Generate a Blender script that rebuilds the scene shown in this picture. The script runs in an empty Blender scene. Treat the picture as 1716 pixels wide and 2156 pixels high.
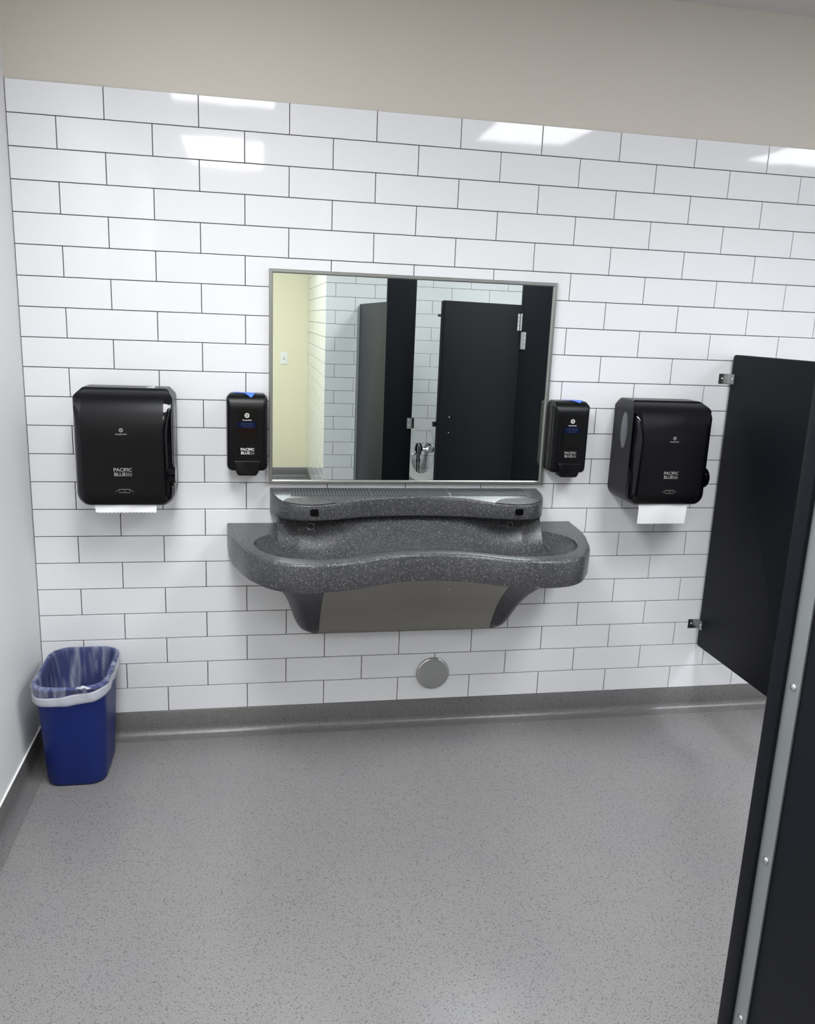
import bpy, bmesh, math, random
from mathutils import Vector, Matrix
random.seed(7)
S = bpy.context.scene
COL = S.collection
PI = math.pi

# ------------------------------------------------------------------ camera
cam_d = bpy.data.cameras.new('camera')
cam = bpy.data.objects.new('camera', cam_d)
COL.objects.link(cam)
def rodr(w):
    th = math.sqrt(sum(c*c for c in w)); k = [c/th for c in w]
    K = Matrix(((0,-k[2],k[1]),(k[2],0,-k[0]),(-k[1],k[0],0)))
    return Matrix.Identity(3) + K*math.sin(th) + (K@K)*(1-math.cos(th))
Rc = rodr((0.2334,-0.1861,0.0188)) @ Matrix(((1,0,0),(0,0,-1),(0,1,0)))
M4 = Matrix((( Rc[0][0], -Rc[1][0], -Rc[2][0], 0.7971),
             ( Rc[0][1], -Rc[1][1], -Rc[2][1], -3.1217),
             ( Rc[0][2], -Rc[1][2], -Rc[2][2], 1.6657),
             (0,0,0,1)))
cam.matrix_world = M4
cam_d.sensor_fit = 'VERTICAL'; cam_d.sensor_height = 36.0
cam_d.lens = 1723.3/2156*36.0
cam_d.clip_start = 0.02
S.camera = cam

# ------------------------------------------------------------------ world, exposure
w = bpy.data.worlds.new('world'); S.world = w; w.use_nodes = True
w.node_tree.nodes['Background'].inputs[0].default_value = (0.8,0.85,0.9,1)
w.node_tree.nodes['Background'].inputs[1].default_value = 0.02
S.view_settings.view_transform = 'Standard'
S.view_settings.look = 'None'
S.view_settings.gamma = 1.0
S.view_settings.use_curve_mapping = False
S.view_settings.exposure = 0.72
LAMP = 6.5             # radiance of the ceiling lenses
WATT = 14.0            # lamp behind each lens, thrown mostly downwards
LAMPS = [(0.60,-3.72,0.56,1.16,'nearest the entry alcove, left of the stalls'),
         (2.53,-1.85,0.60,1.20,'over the floor in front of the sink'),
         (0.64,-1.54,0.56,1.16,'over the floor in front of the left towel dispenser'),
         (4.46,-1.85,0.60,1.20,'at the far right end of the room')]
try:
    S.cycles.max_bounces = 10; S.cycles.diffuse_bounces = 6; S.cycles.glossy_bounces = 6
    S.cycles.sample_clamp_indirect = 6.0
except Exception: pass

# ------------------------------------------------------------------ dimensions
TH = 0.1036; TW = 0.30895
ZB = 0.105             # top of the coved base
ZT = ZB + 22*TH        # top of the tiling on the sink wall
ZC = 2.845             # ceiling
XR = 5.25              # right wall
YS = -3.469            # wall behind the stalls
XA = 1.357             # alcove side wall
YE = -5.48             # alcove end wall

# ------------------------------------------------------------------ materials
def lin(c):
    return tuple((x/12.92 if x <= 0.04045 else ((x+0.055)/1.055)**2.4) for x in c)
def rgb(r,g,b): return lin((r/255,g/255,b/255))+(1,)
MATS = {}
def mat(name, col, rough=0.5, metal=0.0, spec=0.5, coat=0.0, coat_r=0.05, alpha=1.0, emis=None, es=0):
    m = bpy.data.materials.new(name); m.use_nodes = True
    b = m.node_tree.nodes['Principled BSDF']
    b.inputs['Base Color'].default_value = col
    b.inputs['Roughness'].default_value = rough
    b.inputs['Metallic'].default_value = metal
    b.inputs['Specular IOR Level'].default_value = spec
    b.inputs['Coat Weight'].default_value = coat
    b.inputs['Coat Roughness'].default_value = coat_r
    b.inputs['Alpha'].default_value = alpha
    if emis:
        b.inputs['Emission Color'].default_value = emis
        b.inputs['Emission Strength'].default_value = es
    MATS[name] = m
    return m
def nt(m): return m.node_tree, m.node_tree.nodes['Principled BSDF']
def N(t, typ, **kw):
    n = t.nodes.new(typ)
    for k, v in kw.items():
        if k in n.inputs.keys(): n.inputs[k].default_value = v
        else: setattr(n, k, v)
    return n
def coords(t): return N(t, 'ShaderNodeTexCoord').outputs['Object']
def ramp(t, src, stops):
    r = N(t, 'ShaderNodeValToRGB'); e = r.color_ramp.elements
    while len(e) < len(stops): e.new(0.5)
    for i, (p, c) in enumerate(stops): e[i].position = p; e[i].color = c
    t.links.new(src, r.inputs[0]); return r
def bump(m, scale, strength, dist=0.001, detail=2):
    t, b = nt(m)
    n = N(t, 'ShaderNodeTexNoise'); n.inputs['Scale'].default_value = scale; n.inputs['Detail'].default_value = detail
    t.links.new(coords(t), n.inputs['Vector'])
    k = N(t, 'ShaderNodeBump'); k.inputs['Strength'].default_value = strength; k.inputs['Distance'].default_value = dist
    t.links.new(n.outputs['Fac'], k.inputs['Height']); t.links.new(k.outputs[0], b.inputs['Normal'])
    return k

tile = mat('white_glazed_tile', (0.79,0.795,0.815,1), 0.05, spec=0.5); bump(tile, 9, 0.06, 0.004, 1)
stall_tile = tile
grout = mat('dark_grout', (0.012,0.012,0.014,1), 0.9)
paint = mat('beige_wall_paint', rgb(202,196,186), 0.55); bump(paint, 180, 0.12, 0.001)
paintg = mat('pale_grey_wall_paint', rgb(226,226,226), 0.5); bump(paintg, 180, 0.12, 0.001)
cream = mat('cream_wall_paint', rgb(232,226,196), 0.55); bump(cream, 180, 0.12, 0.001)
ceilm = mat('white_ceiling_paint', rgb(205,203,200), 0.8); bump(ceilm, 60, 0.3, 0.002)
capm = mat('white_base_cap', rgb(235,235,232), 0.3)

def floor_material(name, c0, rough):
    m = mat(name, (0.3,0.3,0.3,1), rough, spec=0.5)
    t, b = nt(m); co = coords(t)
    n1 = N(t, 'ShaderNodeTexNoise'); n1.inputs['Scale'].default_value = 270; n1.inputs['Detail'].default_value = 3; n1.inputs['Roughness'].default_value = 0.7
    n2 = N(t, 'ShaderNodeTexNoise'); n2.inputs['Scale'].default_value = 3.0; n2.inputs['Detail'].default_value = 3
    v = N(t, 'ShaderNodeTexVoronoi'); v.inputs['Scale'].default_value = 300
    for n in (n1, n2, v): t.links.new(co, n.inputs['Vector'])
    d = lambda k: (c0[0]*k, c0[1]*k, c0[2]*k, 1)
    r1 = ramp(t, n1.outputs['Fac'], [(0.28, d(0.55)), (0.40, d(0.86)), (0.50, d(1.0)), (0.62, d(1.16)), (0.75, d(1.35))])
    sep = N(t, 'ShaderNodeSeparateColor'); t.links.new(v.outputs['Color'], sep.inputs[0])
    r2 = ramp(t, sep.outputs[0], [(0.0, (0.55,0.55,0.56,1)), (0.09, (0.74,0.74,0.75,1)), (0.12, (1,1,1,1)), (0.93,(1,1,1,1)), (0.97,(1.0,1.0,1.0,1))])
    r3 = ramp(t, n2.outputs['Fac'], [(0.3, (0.95,0.955,0.97,1)), (0.7, (1.0,0.99,0.98,1))])
    a = N(t, 'ShaderNodeMix', data_type='RGBA', blend_type='MULTIPLY'); a.inputs[0].default_value = 1
    t.links.new(r1.outputs[0], a.inputs[6]); t.links.new(r2.outputs[0], a.inputs[7])
    c = N(t, 'ShaderNodeMix', data_type='RGBA', blend_type='MULTIPLY'); c.inputs[0].default_value = 1
    t.links.new(a.outputs[2], c.inputs[6]); t.links.new(r3.outputs[0], c.inputs[7])
    t.links.new(c.outputs[2], b.inputs['Base Color'])
    n3 = N(t, 'ShaderNodeTexNoise'); n3.inputs['Scale'].default_value = 110; n3.inputs['Detail'].default_value = 2
    t.links.new(co, n3.inputs['Vector'])
    k = N(t, 'ShaderNodeBump'); k.inputs['Strength'].default_value = 0.35; k.inputs['Distance'].default_value = 0.0015
    t.links.new(n3.outputs['Fac'], k.inputs['Height']); t.links.new(k.outputs[0], b.inputs['Normal'])
    return m
FC = (0.204,0.199,0.198)
floorm = floor_material('speckled_grey_resin_floor', FC, 0.27)
basem = floor_material('speckled_grey_resin_base_shaded', tuple(c*0.72 for c in FC), 0.30)  # same resin as the floor, colour darkened to stand in for shade along the wall

def granite():
    m = mat('speckled_dark_grey_solid_surface', (0.08,0.08,0.085,1), 0.33, spec=0.5)
    t, b = nt(m); co = coords(t)
    v = N(t, 'ShaderNodeTexVoronoi'); v.inputs['Scale'].default_value = 600
    v2 = N(t, 'ShaderNodeTexVoronoi'); v2.inputs['Scale'].default_value = 440
    for n in (v, v2): t.links.new(co, n.inputs['Vector'])
    s1 = N(t, 'ShaderNodeSeparateColor'); t.links.new(v.outputs['Color'], s1.inputs[0])
    s2 = N(t, 'ShaderNodeSeparateColor'); t.links.new(v2.outputs['Color'], s2.inputs[0])
    r1 = ramp(t, s1.outputs[0], [(0.0, (0.018,0.019,0.022,1)), (0.35, (0.035,0.037,0.042,1)), (0.68, (0.055,0.057,0.063,1)), (0.90, (0.095,0.095,0.10,1)), (0.985, (0.22,0.215,0.21,1))])
    for e in r1.color_ramp.elements: pass
    r2 = ramp(t, s2.outputs[1], [(0.0, (0,0,0,1)), (0.975, (0,0,0,1)), (0.98, (1,1,1,1))])
    x = N(t, 'ShaderNodeMix', data_type='RGBA'); t.links.new(r2.outputs[0], x.inputs[0])
    t.links.new(r1.outputs[0], x.inputs[6]); x.inputs[7].default_value = (0.36,0.35,0.33,1)
    t.links.new(x.outputs[2], b.inputs['Base Color'])
    return m
gran = granite()
granp = mat('speckled_charcoal_pedestal', (0.05,0.052,0.058,1), 0.4)
def add_flecks(m, base, fleck, scale, cut):
    t, b = nt(m)
    v = N(t, 'ShaderNodeTexVoronoi'); v.inputs['Scale'].default_value = scale
    t.links.new(coords(t), v.inputs['Vector'])
    s = N(t, 'ShaderNodeSeparateColor'); t.links.new(v.outputs['Color'], s.inputs[0])
    r = ramp(t, s.outputs[0], [(0, base), (cut, base), (min(1,cut+0.03), fleck)])
    t.links.new(r.outputs[0], b.inputs['Base Color'])
add_flecks(granp, (0.030,0.031,0.036,1), (0.11,0.11,0.12,1), 450, 0.86)

blk = mat('satin_black_plastic', (0.0028,0.0030,0.0038,1), 0.32, spec=0.20); bump(blk, 700, 0.15, 0.0004)
blkg = mat('gloss_black_plastic', (0.002,0.002,0.003,1), 0.06, spec=0.4)
smoke = mat('smoked_translucent_window', (0.13,0.135,0.15,1), 0.25)
smoke_d = mat('smoked_window', (0.0035,0.0035,0.0035,1), 0.10, spec=0.14)
bluel = mat('navy_label', (0.002,0.005,0.026,1), 0.4, spec=0.1)
brownl = mat('dark_reddish_refill', (0.011,0.003,0.0025,1), 0.4, spec=0.1)
silver = mat('silver_print', (0.36,0.36,0.35,1), 0.4)
whitep = mat('white_print', (0.78,0.78,0.78,1), 0.4)
bluep = mat('blue_print', (0.05,0.08,0.19,1), 0.4)
hdpe = mat('charcoal_hdpe', (0.0046,0.0053,0.0082,1), 0.5, spec=0.16); bump(hdpe, 900, 0.25, 0.0004)
alum = mat('brushed_aluminium', (0.40,0.43,0.43,1), 0.42, metal=0.85); bump(alum, 400, 0.1, 0.0003)
steel = mat('stainless_steel', (0.60,0.60,0.60,1), 0.22, metal=1.0)
fsteel = mat('dull_stainless_frame', (0.34,0.34,0.33,1), 0.42, metal=1.0)
bsteel = mat('brushed_stainless_panel', (0.36,0.345,0.31,1), 0.46, metal=0.9)
def brushed(m):
    t, b = nt(m)
    mp = N(t, 'ShaderNodeMapping'); mp.inputs['Scale'].default_value = (2, 300, 300)
    t.links.new(coords(t), mp.inputs[0])
    n = N(t, 'ShaderNodeTexNoise'); n.inputs['Scale'].default_value = 3; t.links.new(mp.outputs[0], n.inputs['Vector'])
    k = N(t, 'ShaderNodeBump'); k.inputs['Strength'].default_value = 0.12; k.inputs['Distance'].default_value = 0.0006
    t.links.new(n.outputs['Fac'], k.inputs['Height']); t.links.new(k.outputs[0], b.inputs['Normal'])
brushed(bsteel)
chrome = mat('chrome', (0.78,0.78,0.78,1), 0.06, metal=1.0)
satin = mat('satin_chrome', (0.55,0.56,0.56,1), 0.25, metal=1.0)
glass = mat('mirror_silvering', (0.83,0.90,0.865,1), 0.0, metal=1.0)
navy = mat('blue_plastic', (0.005,0.016,0.125,1), 0.45, spec=0.3); bump(navy, 500, 0.2, 0.0005)
rubber = mat('black_rubber', (0.015,0.015,0.015,1), 0.7)
porcelain = mat('white_porcelain', (0.8,0.8,0.78,1), 0.08)
seatm = mat('white_seat_plastic', (0.74,0.75,0.74,1), 0.25)
swp = mat('white_switch_plastic', (0.85,0.85,0.82,1), 0.3)
paper = mat('white_paper', (0.86,0.86,0.87,1), 0.9); bump(paper, 350, 0.5, 0.0012)
tape = mat('blue_masking_tape', (0.075,0.20,0.74,1), 0.6); bump(tape, 300, 0.4, 0.001)
lensm = mat('lit_ceiling_lens', (0.9,0.9,0.9,1), 0.5, emis=(0.965,0.985,1.02,1), es=LAMP)
film = mat('thin_clear_liner_film', (0.70,0.74,0.86,1), 0.2, alpha=0.13)
def streaks(m, lo, hi):
    t, b = nt(m)
    mp = N(t, 'ShaderNodeMapping'); mp.inputs['Scale'].default_value = (38, 38, 4)
    t.links.new(coords(t), mp.inputs[0])
    n = N(t, 'ShaderNodeTexNoise'); n.inputs['Scale'].default_value = 1.0; n.inputs['Detail'].default_value = 4; n.inputs['Distortion'].default_value = 0.6
    t.links.new(mp.outputs[0], n.inputs['Vector'])
    r = ramp(t, n.outputs['Fac'], [(0.45, (lo,lo,lo,1)), (0.60, ((lo+hi)*.4,)*3+(1,)), (0.72, (hi,hi,hi,1))])
    t.links.new(r.outputs[0], b.inputs['Alpha'])
    k = N(t, 'ShaderNodeBump'); k.inputs['Strength'].default_value = 0.8; k.inputs['Distance'].default_value = 0.006
    t.links.new(n.outputs['Fac'], k.inputs['Height']); t.links.new(k.outputs[0], b.inputs['Normal'])
streaks(film, 0.06, 0.45)
hemm = mat('gathered_liner_film', (0.72,0.74,0.80,1), 0.35, alpha=0.62)

# ------------------------------------------------------------------ object helpers
def link(name, bm, m=None, parent=None, smooth=False, label=None, ang=None):
    me = bpy.data.meshes.new(name)
    bmesh.ops.recalc_face_normals(bm, faces=bm.faces)
    bm.to_mesh(me); bm.free()
    o = bpy.data.objects.new(name, me); COL.objects.link(o)
    if m is not None:
        for k in (m if isinstance(m, (list, tuple)) else [m]): me.materials.append(k)
    if parent is not None: o.parent = parent
    if smooth:
        for p in me.polygons: p.use_smooth = True
        if ang is not None:
            try: me.set_sharp_from_angle(angle=math.radians(ang))
            except Exception: pass
    if label: o['label'] = label
    return o
def tag(o, label, cat, group=None, kind=None):
    o['label'] = label; o['category'] = cat
    if group: o['group'] = group
    if kind: o['kind'] = kind
    return o
def thing(name, label, cat, loc=(0,0,0), group=None):
    o = bpy.data.objects.new(name, None); COL.objects.link(o)
    o.location = loc; o.empty_display_size = 0.05
    return tag(o, label, cat, group)
def struct(name, bm, m, parent=None, smooth=False, ang=None, label=None):
    o = link(name, bm, m, parent, smooth, ang=ang)
    if parent is None: o['kind'] = 'structure'
    if label: o['label'] = label
    return o
def box(bm, x0, x1, y0, y1, z0, z1, bev=0.0, seg=2, mi=0):
    r = bmesh.ops.create_cube(bm, size=1)
    vs = r['verts']
    bmesh.ops.scale(bm, vec=(x1-x0, y1-y0, z1-z0), verts=vs)
    bmesh.ops.translate(bm, vec=((x0+x1)/2, (y0+y1)/2, (z0+z1)/2), verts=vs)
    fs = list({f for v in vs for f in v.link_faces})
    for f in fs: f.material_index = mi
    if bev > 0:
        es = list({e for v in vs for e in v.link_edges})
        r = bmesh.ops.bevel(bm, geom=es, offset=bev, segments=seg, affect='EDGES', profile=0.5)
        vs = list({v for f in r['faces'] for v in f.verts})
    return vs
def cyl(bm, p, axis, r, h, seg=32, r2=None, bev=0.0, mi=0):
    """cylinder whose base centre is p, growing along axis"""
    r2 = r if r2 is None else r2
    k = bmesh.ops.create_cone(bm, cap_ends=True, segments=seg, radius1=r, radius2=r2, depth=h)
    vs = k['verts']
    if bev > 0:
        es = [e for e in {e for v in vs for e in v.link_edges} if any(len(f.verts) > 4 for f in e.link_faces)]
        q = bmesh.ops.bevel(bm, geom=es, offset=bev, segments=2, affect='EDGES')
        vs = list({v for f in q['faces'] for v in f.verts} | {v for v in vs if v.is_valid})
        allv = set(vs)
        for v in list(allv):
            for e in v.link_edges: allv.add(e.other_vert(v))
        vs = list(allv)
    bmesh.ops.translate(bm, vec=(0,0,h/2), verts=vs)
    q = Vector((0,0,1)).rotation_difference(Vector(axis).normalized())
    bmesh.ops.rotate(bm, cent=(0,0,0), matrix=q.to_matrix(), verts=vs)
    bmesh.ops.translate(bm, vec=p, verts=vs)
    for f in {f for v in vs for f in v.link_faces}: f.material_index = mi
    return vs
def dome(bm, p, axis, r, h, seg=20, rings=5):
    """shallow round-headed screw cap"""
    q = Vector((0,0,1)).rotation_difference(Vector(axis).normalized()).to_matrix()
    prev = None; P = Vector(p)
    for i in range(rings):
        a = i/rings*PI/2
        ring = [bm.verts.new(P + q@Vector((r*math.cos(a)*math.cos(t), r*math.cos(a)*math.sin(t), h*math.sin(a)))) for t in [2*PI*k/seg for k in range(seg)]]
        if prev:
            for k in range(seg): bm.faces.new((prev[k], prev[(k+1)%seg], ring[(k+1)%seg], ring[k]))
        else: bm.faces.new(ring[::-1])
        prev = ring
    top = bm.verts.new(P + q@Vector((0,0,h)))
    for k in range(seg): bm.faces.new((prev[k], prev[(k+1)%seg], top))
def tube(bm, pts, r, seg=16, closed=False, caps=True):
    pts = [Vector(p) for p in pts]; n = len(pts); rings = []
    rr = r if isinstance(r, (list, tuple)) else [r]*n
    up = Vector((0.13,0.27,0.95)).normalized()
    for i, p in enumerate(pts):
        if closed: d = (pts[(i+1)%n]-pts[i-1])
        else: d = (pts[min(i+1,n-1)]-pts[max(i-1,0)])
        d.normalize()
        a = d.cross(up)
        if a.length < 1e-4: a = d.cross(Vector((1,0,0)))
        a.normalize(); b = a.cross(d)
        rings.append([bm.verts.new(p+(a*math.cos(t)+b*math.sin(t))*rr[i]) for t in [2*PI*k/seg for k in range(seg)]])
    m = n if closed else n-1
    for i in range(m):
        A, B = rings[i], rings[(i+1)%n]
        for k in range(seg): bm.faces.new((A[k], A[(k+1)%seg], B[(k+1)%seg], B[k]))
    if caps and not closed: bm.faces.new(rings[0][::-1]); bm.faces.new(rings[-1])
def rrect(x0, x1, y0, y1, r, n=6):
    """rounded rectangle, counter-clockwise; r may be four radii (bl, br, tr, tl)"""
    R = r if isinstance(r, (list,tuple)) else [r]*4
    out = []
    for (cx, cy, a0, q) in ((x0+R[0], y0+R[0], PI, R[0]), (x1-R[1], y0+R[1], 1.5*PI, R[1]), (x1-R[2], y1-R[2], 0, R[2]), (x0+R[3], y1-R[3], 0.5*PI, R[3])):
        for i in range(n+1):
            a = a0+i/n*PI/2
            out.append((cx+q*math.cos(a), cy+q*math.sin(a)))
    return out
def resample(pts, n, closed=True):
    P = [Vector((p[0],p[1])) for p in pts]
    if closed: P.append(P[0].copy())
    L = [0]
    for i in range(1, len(P)): L.append(L[-1]+(P[i]-P[i-1]).length)
    out = []; j = 0; m = n if closed else n-1
    for i in range(n):
        s = L[-1]*i/m
        while j < len(L)-2 and L[j+1] < s: j += 1
        d = L[j+1]-L[j]; t = 0 if d < 1e-12 else min(1,(s-L[j])/d)
        p = P[j].lerp(P[j+1], t); out.append((p.x, p.y))
    return out
def inset(pts, d):
    """offset a CCW outline inwards"""
    n = len(pts); out = []
    for i in range(n):
        a = Vector(pts[i-1]); b = Vector(pts[(i+1)%n]); t = (b-a)
        if t.length < 1e-9: out.append(pts[i]); continue
        t.normalize(); out.append((pts[i][0]-t.y*d, pts[i][1]+t.x*d))
    return out
def loft(bm, rings, cap0=True, cap1=True, closed=True, mi=0):
    V = [[bm.verts.new(p) for p in r] for r in rings]
    n = len(V[0])
    for A, B in zip(V[:-1], V[1:]):
        for k in range(n if closed else n-1):
            try: f = bm.faces.new((A[k], A[(k+1)%n], B[(k+1)%n], B[k])); f.material_index = mi
            except ValueError: pass
    if cap0: bm.faces.new(V[0][::-1]).material_index = mi
    if cap1: bm.faces.new(V[-1]).material_index = mi
    return V
def slab(name, axis, a0, a1, u0, u1, z0, z1, r, m, parent=None, bev=0.003, label=None):
    """board lying across `axis` ('x' or 'y') with rounded corners and eased edges"""
    o = rrect(u0, u1, z0, z1, r)
    bm = bmesh.new(); rings = []
    for a, d in ((a0,bev),(a0+bev*0.3,bev*0.3),(a0+bev,0),(a1-bev,0),(a1-bev*0.3,bev*0.3),(a1,bev)):
        q = inset(o, d) if d else o
        rings.append([((a,u,z) if axis == 'x' else (u,a,z)) for u, z in q])
    loft(bm, rings)
    return link(name, bm, m, parent, smooth=True, ang=40, label=label)
def text(body, size, loc, m, parent, name='lettering', rot=(PI/2,0,0), ext=0.0003, bold=0.0, label=None, sx=1.0):
    c = bpy.data.curves.new(name, 'FONT'); c.body = body; c.size = size; c.extrude = ext
    c.align_x = 'CENTER'; c.align_y = 'CENTER'; c.offset = bold; c.resolution_u = 3; c.space_line = 0.9
    t = bpy.data.objects.new(name, c); COL.objects.link(t)
    bpy.context.view_layer.update()
    dg = bpy.context.evaluated_depsgraph_get()
    me = bpy.data.meshes.new_from_object(t.evaluated_get(dg), depsgraph=dg)
    bpy.data.objects.remove(t); bpy.data.curves.remove(c)
    me.materials.clear(); me.materials.append(m)
    o = bpy.data.objects.new(name, me); COL.objects.link(o)
    o.location = loc; o.rotation_euler = rot; o.parent = parent; o.scale = (sx,1,1)
    if label: o['label'] = label
    return o
def local(root, x, y, z): return (x-root.location.x, y-root.location.y, z-root.location.z)

# ------------------------------------------------------------------ room shell
def tile_islands(bm, O, U, Nn, u0, u1, zlines, joint, mi, sd, vis=None):
    """running-bond tiles: one slightly tilted, edge-eased tile per joint cell"""
    rnd = random.Random(sd)
    O = Vector(O); U = Vector(U); Nn = Vector(Nn); Z = Vector((0,0,1))
    g = 0.00135; e = 0.0011
    for r, (z0, z1) in enumerate(zlines):
        ph = joint(r)
        k = math.floor((u0-ph)/TW)
        while ph+k*TW < u1-0.004:
            a, b = max(u0, ph+k*TW), min(u1, ph+(k+1)*TW); k += 1
            if b-a < 0.006: continue
            tu, tz, off = rnd.gauss(0,0.0011), rnd.gauss(0,0.0013), rnd.gauss(0,0.00008)
            cu, cz = (a+b)/2, (z0+z1)/2
            def P(u, z, n): return O + U*u + Z*z + Nn*(n + off + (u-cu)*tu*0.5 + (z-cz)*tz)
            rr = []
            for q, n in ((0,-0.004),(0,-e),(e*0.35,-e*0.3),(e*1.2,0)):
                A0,B0,C0,D0 = a+g+q, b-g-q, z0+g+q, z1-g-q
                rr.append([P(A0,C0,n),P(B0,C0,n),P(B0,D0,n),P(A0,D0,n)])
            loft(bm, rr, cap0=False, mi=mi)
def flat(bm, pts, mi=0):
    f = bm.faces.new([bm.verts.new(p) for p in pts]); f.material_index = mi

bm = bmesh.new(); box(bm, -0.2, XR+0.2, YE-0.2, 0.2, -0.12, 0.0); struct('floor', bm, floorm)
# ceiling with openings for the lights left closed: the fittings are surface-flush
bm = bmesh.new(); box(bm, -0.2, XR+0.2, YE-0.2, 0.2, ZC, ZC+0.12); struct('ceiling', bm, ceilm)

bm = bmesh.new()
box(bm, -0.15, XR+0.15, 0.0035, 0.15, 0.0, ZT-0.0005, mi=1)
box(bm, -0.15, XR+0.15, 0.006, 0.15, ZT-0.0005, ZC, mi=0)
tile_islands(bm, (0,0,0), (1,0,0), (0,-1,0), 0.0008, XR, [(ZT-(i+1)*TH, ZT-i*TH) for i in range(22)],
             lambda r: 0.0 if r % 2 == 0 else TW/2, 2, 3)
struct('wall_back', bm, [paint, grout, tile], label='sink wall: glossy white running-bond tiles under a beige painted band')
bm = bmesh.new(); box(bm, -0.15, 0.0, YE-0.15, 0.15, 0, ZC); struct('wall_left', bm, paintg)
bm = bmesh.new(); box(bm, XR, XR+0.15, YS-0.15, 0.0034, 0, ZC); struct('wall_right', bm, paintg)
bm = bmesh.new(); box(bm, -0.0, XA+0.0, YE-0.15, YE, 0, ZC); struct('wall_entry', bm, cream)
zl = [(1.924-(i+1)*TH, 1.924-i*TH) for i in range(-5, 18)]
zl = [(max(ZB, a), min(2.38,b)) for a, b in zl if b > ZB+0.01 and a < 2.38]
bm = bmesh.new()
box(bm, XA+0.0045, XR+0.15, YS-0.15, YS-0.0035, 0, 2.38, mi=1)
box(bm, XA+0.0045, XR+0.15, YS-0.15, YS-0.006, 2.38, ZC, mi=0)
tile_islands(bm, (0,YS,0), (1,0,0), (0,1,0), XA+0.001, XR, zl, lambda r: 1.2799 + (0 if r % 2 == 0 else TW/2), 2, 5)
struct('wall_front', bm, [paint, grout, stall_tile], label='tiled wall behind the toilet stalls')
bm = bmesh.new()
box(bm, XA+0.0035, XA+0.15, YE-0.15, YS-0.0036, 0, 2.38, mi=1)
box(bm, XA+0.006, XA+0.15, YE-0.15, YS-0.0036, 2.38, ZC, mi=0)
tile_islands(bm, (XA,0,0), (0,1,0), (-1,0,0), YE+0.001, YS-0.0005, zl, lambda r: YS-TW*8 + (0 if r % 2 == 0 else TW/2), 2, 6)
struct('wall_entry_side', bm, [cream, grout, tile], label='tiled side wall of the entry alcove')

def cove(name, O, U, Nn, L, cap=False, proud=0.0025):
    """coved resin base extruded along U"""
    O = Vector(O); U = Vector(U); Nn = Vector(Nn)
    prof = [(-0.004, ZB), (proud*0.4, ZB), (proud, ZB-0.002), (proud, 0.035)]
    R = 0.032
    for i in range(1, 9):
        a = i/8*PI/2
        prof.append((proud + R*(1-math.cos(a)), 0.035 + 0.0005 - R*math.sin(a) - 0.0015*i/8))
    prof += [(proud+R+0.012, 0.0008), (proud+R+0.012, -0.004), (-0.004, -0.004)]
    bm = bmesh.new(); segs = 2
    rings = [[O+U*(L*s)+Nn*n+Vector((0,0,z)) for n, z in prof] for s in (0, 1)]
    loft(bm, rings)
    struct(name, bm, basem, smooth=True, ang=40)
cove('baseboard_back', (0.0,0,0), (1,0,0), (0,-1,0), XR)
cove('baseboard_left', (0,0,0), (0,-1,0), (1,0,0), -YE, proud=0.004)
cove('baseboard_entry', (0,YE,0), (1,0,0), (0,1,0), XA)
cove('baseboard_entry_side', (XA,YS,0), (0,-1,0), (-1,0,0), YS-YE)
cove('baseboard_front', (XA,YS,0), (1,0,0), (0,1,0), XR-XA)
bm = bmesh.new(); box(bm, -0.001, 0.0055, YE, -0.004, ZB+0.0, ZB+0.0045, bev=0.001)
struct('trim_1', bm, capm, label='thin white cap line along the left base')

# ------------------------------------------------------------------ ceiling lights
for i, (lx, ly, lw, ll, where) in enumerate(LAMPS):
    L = thing('ceiling_light', 'flat rectangular ceiling light '+where, 'ceiling light', (lx, ly, ZC), 'rectangular ceiling lights')
    bm = bmesh.new(); fw = 0.022
    for a in ((-lw/2-fw, lw/2+fw, -ll/2-fw, -ll/2), (-lw/2-fw, lw/2+fw, ll/2, ll/2+fw), (-lw/2-fw, -lw/2, -ll/2, ll/2), (lw/2, lw/2+fw, -ll/2, ll/2)):
        box(bm, a[0], a[1], a[2], a[3], -0.012, 0.0)
    link('frame', bm, capm, L)
    bm = bmesh.new(); box(bm, -lw/2, lw/2, -ll/2, ll/2, -0.006, -0.0005); link('lens', bm, lensm, L)
    ld = bpy.data.lights.new('lamp', 'AREA'); ld.shape = 'RECTANGLE'; ld.size = lw-0.02; ld.size_y = ll-0.02
    ld.energy = WATT*(0.86 if i == 2 else 1.0); ld.spread = math.radians(138); ld.color = (0.965,0.985,1.0)
    lo = bpy.data.objects.new('lamp', ld); COL.objects.link(lo); lo.parent = L; lo.location = (0,0,-0.0075)

# ------------------------------------------------------------------ sink
CX = 1.3955
RIM = 0.879
sink = thing('double_wash_basin', 'speckled dark grey two-person wash basin with wavy front, mounted under the mirror', 'sink', (CX, 0, 0.43))
def sl(x, y, z): return (x, y, z-0.43)
def interp(tab, x):
    """monotone-ish Catmull-Rom on a table of (x, y)"""
    x = abs(x)
    if x <= tab[0][0]: return tab[0][1]
    if x >= tab[-1][0]: return tab[-1][1]
    for i in range(len(tab)-1):
        if tab[i][0] <= x <= tab[i+1][0]: break
    x0, y0 = tab[i]; x1, y1 = tab[i+1]; h = x1-x0; t = (x-x0)/h
    def sl_(j):
        if j == 0: return 0.0
        if j == len(tab)-1: return (tab[j][1]-tab[j-1][1])/(tab[j][0]-tab[j-1][0])
        return (tab[j+1][1]-tab[j-1][1])/(tab[j+1][0]-tab[j-1][0])
    m0, m1 = sl_(i)*h, sl_(i+1)*h
    return (2*t**3-3*t**2+1)*y0 + (t**3-2*t**2+t)*m0 + (-2*t**3+3*t**2)*y1 + (t**3-t**2)*m1
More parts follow.
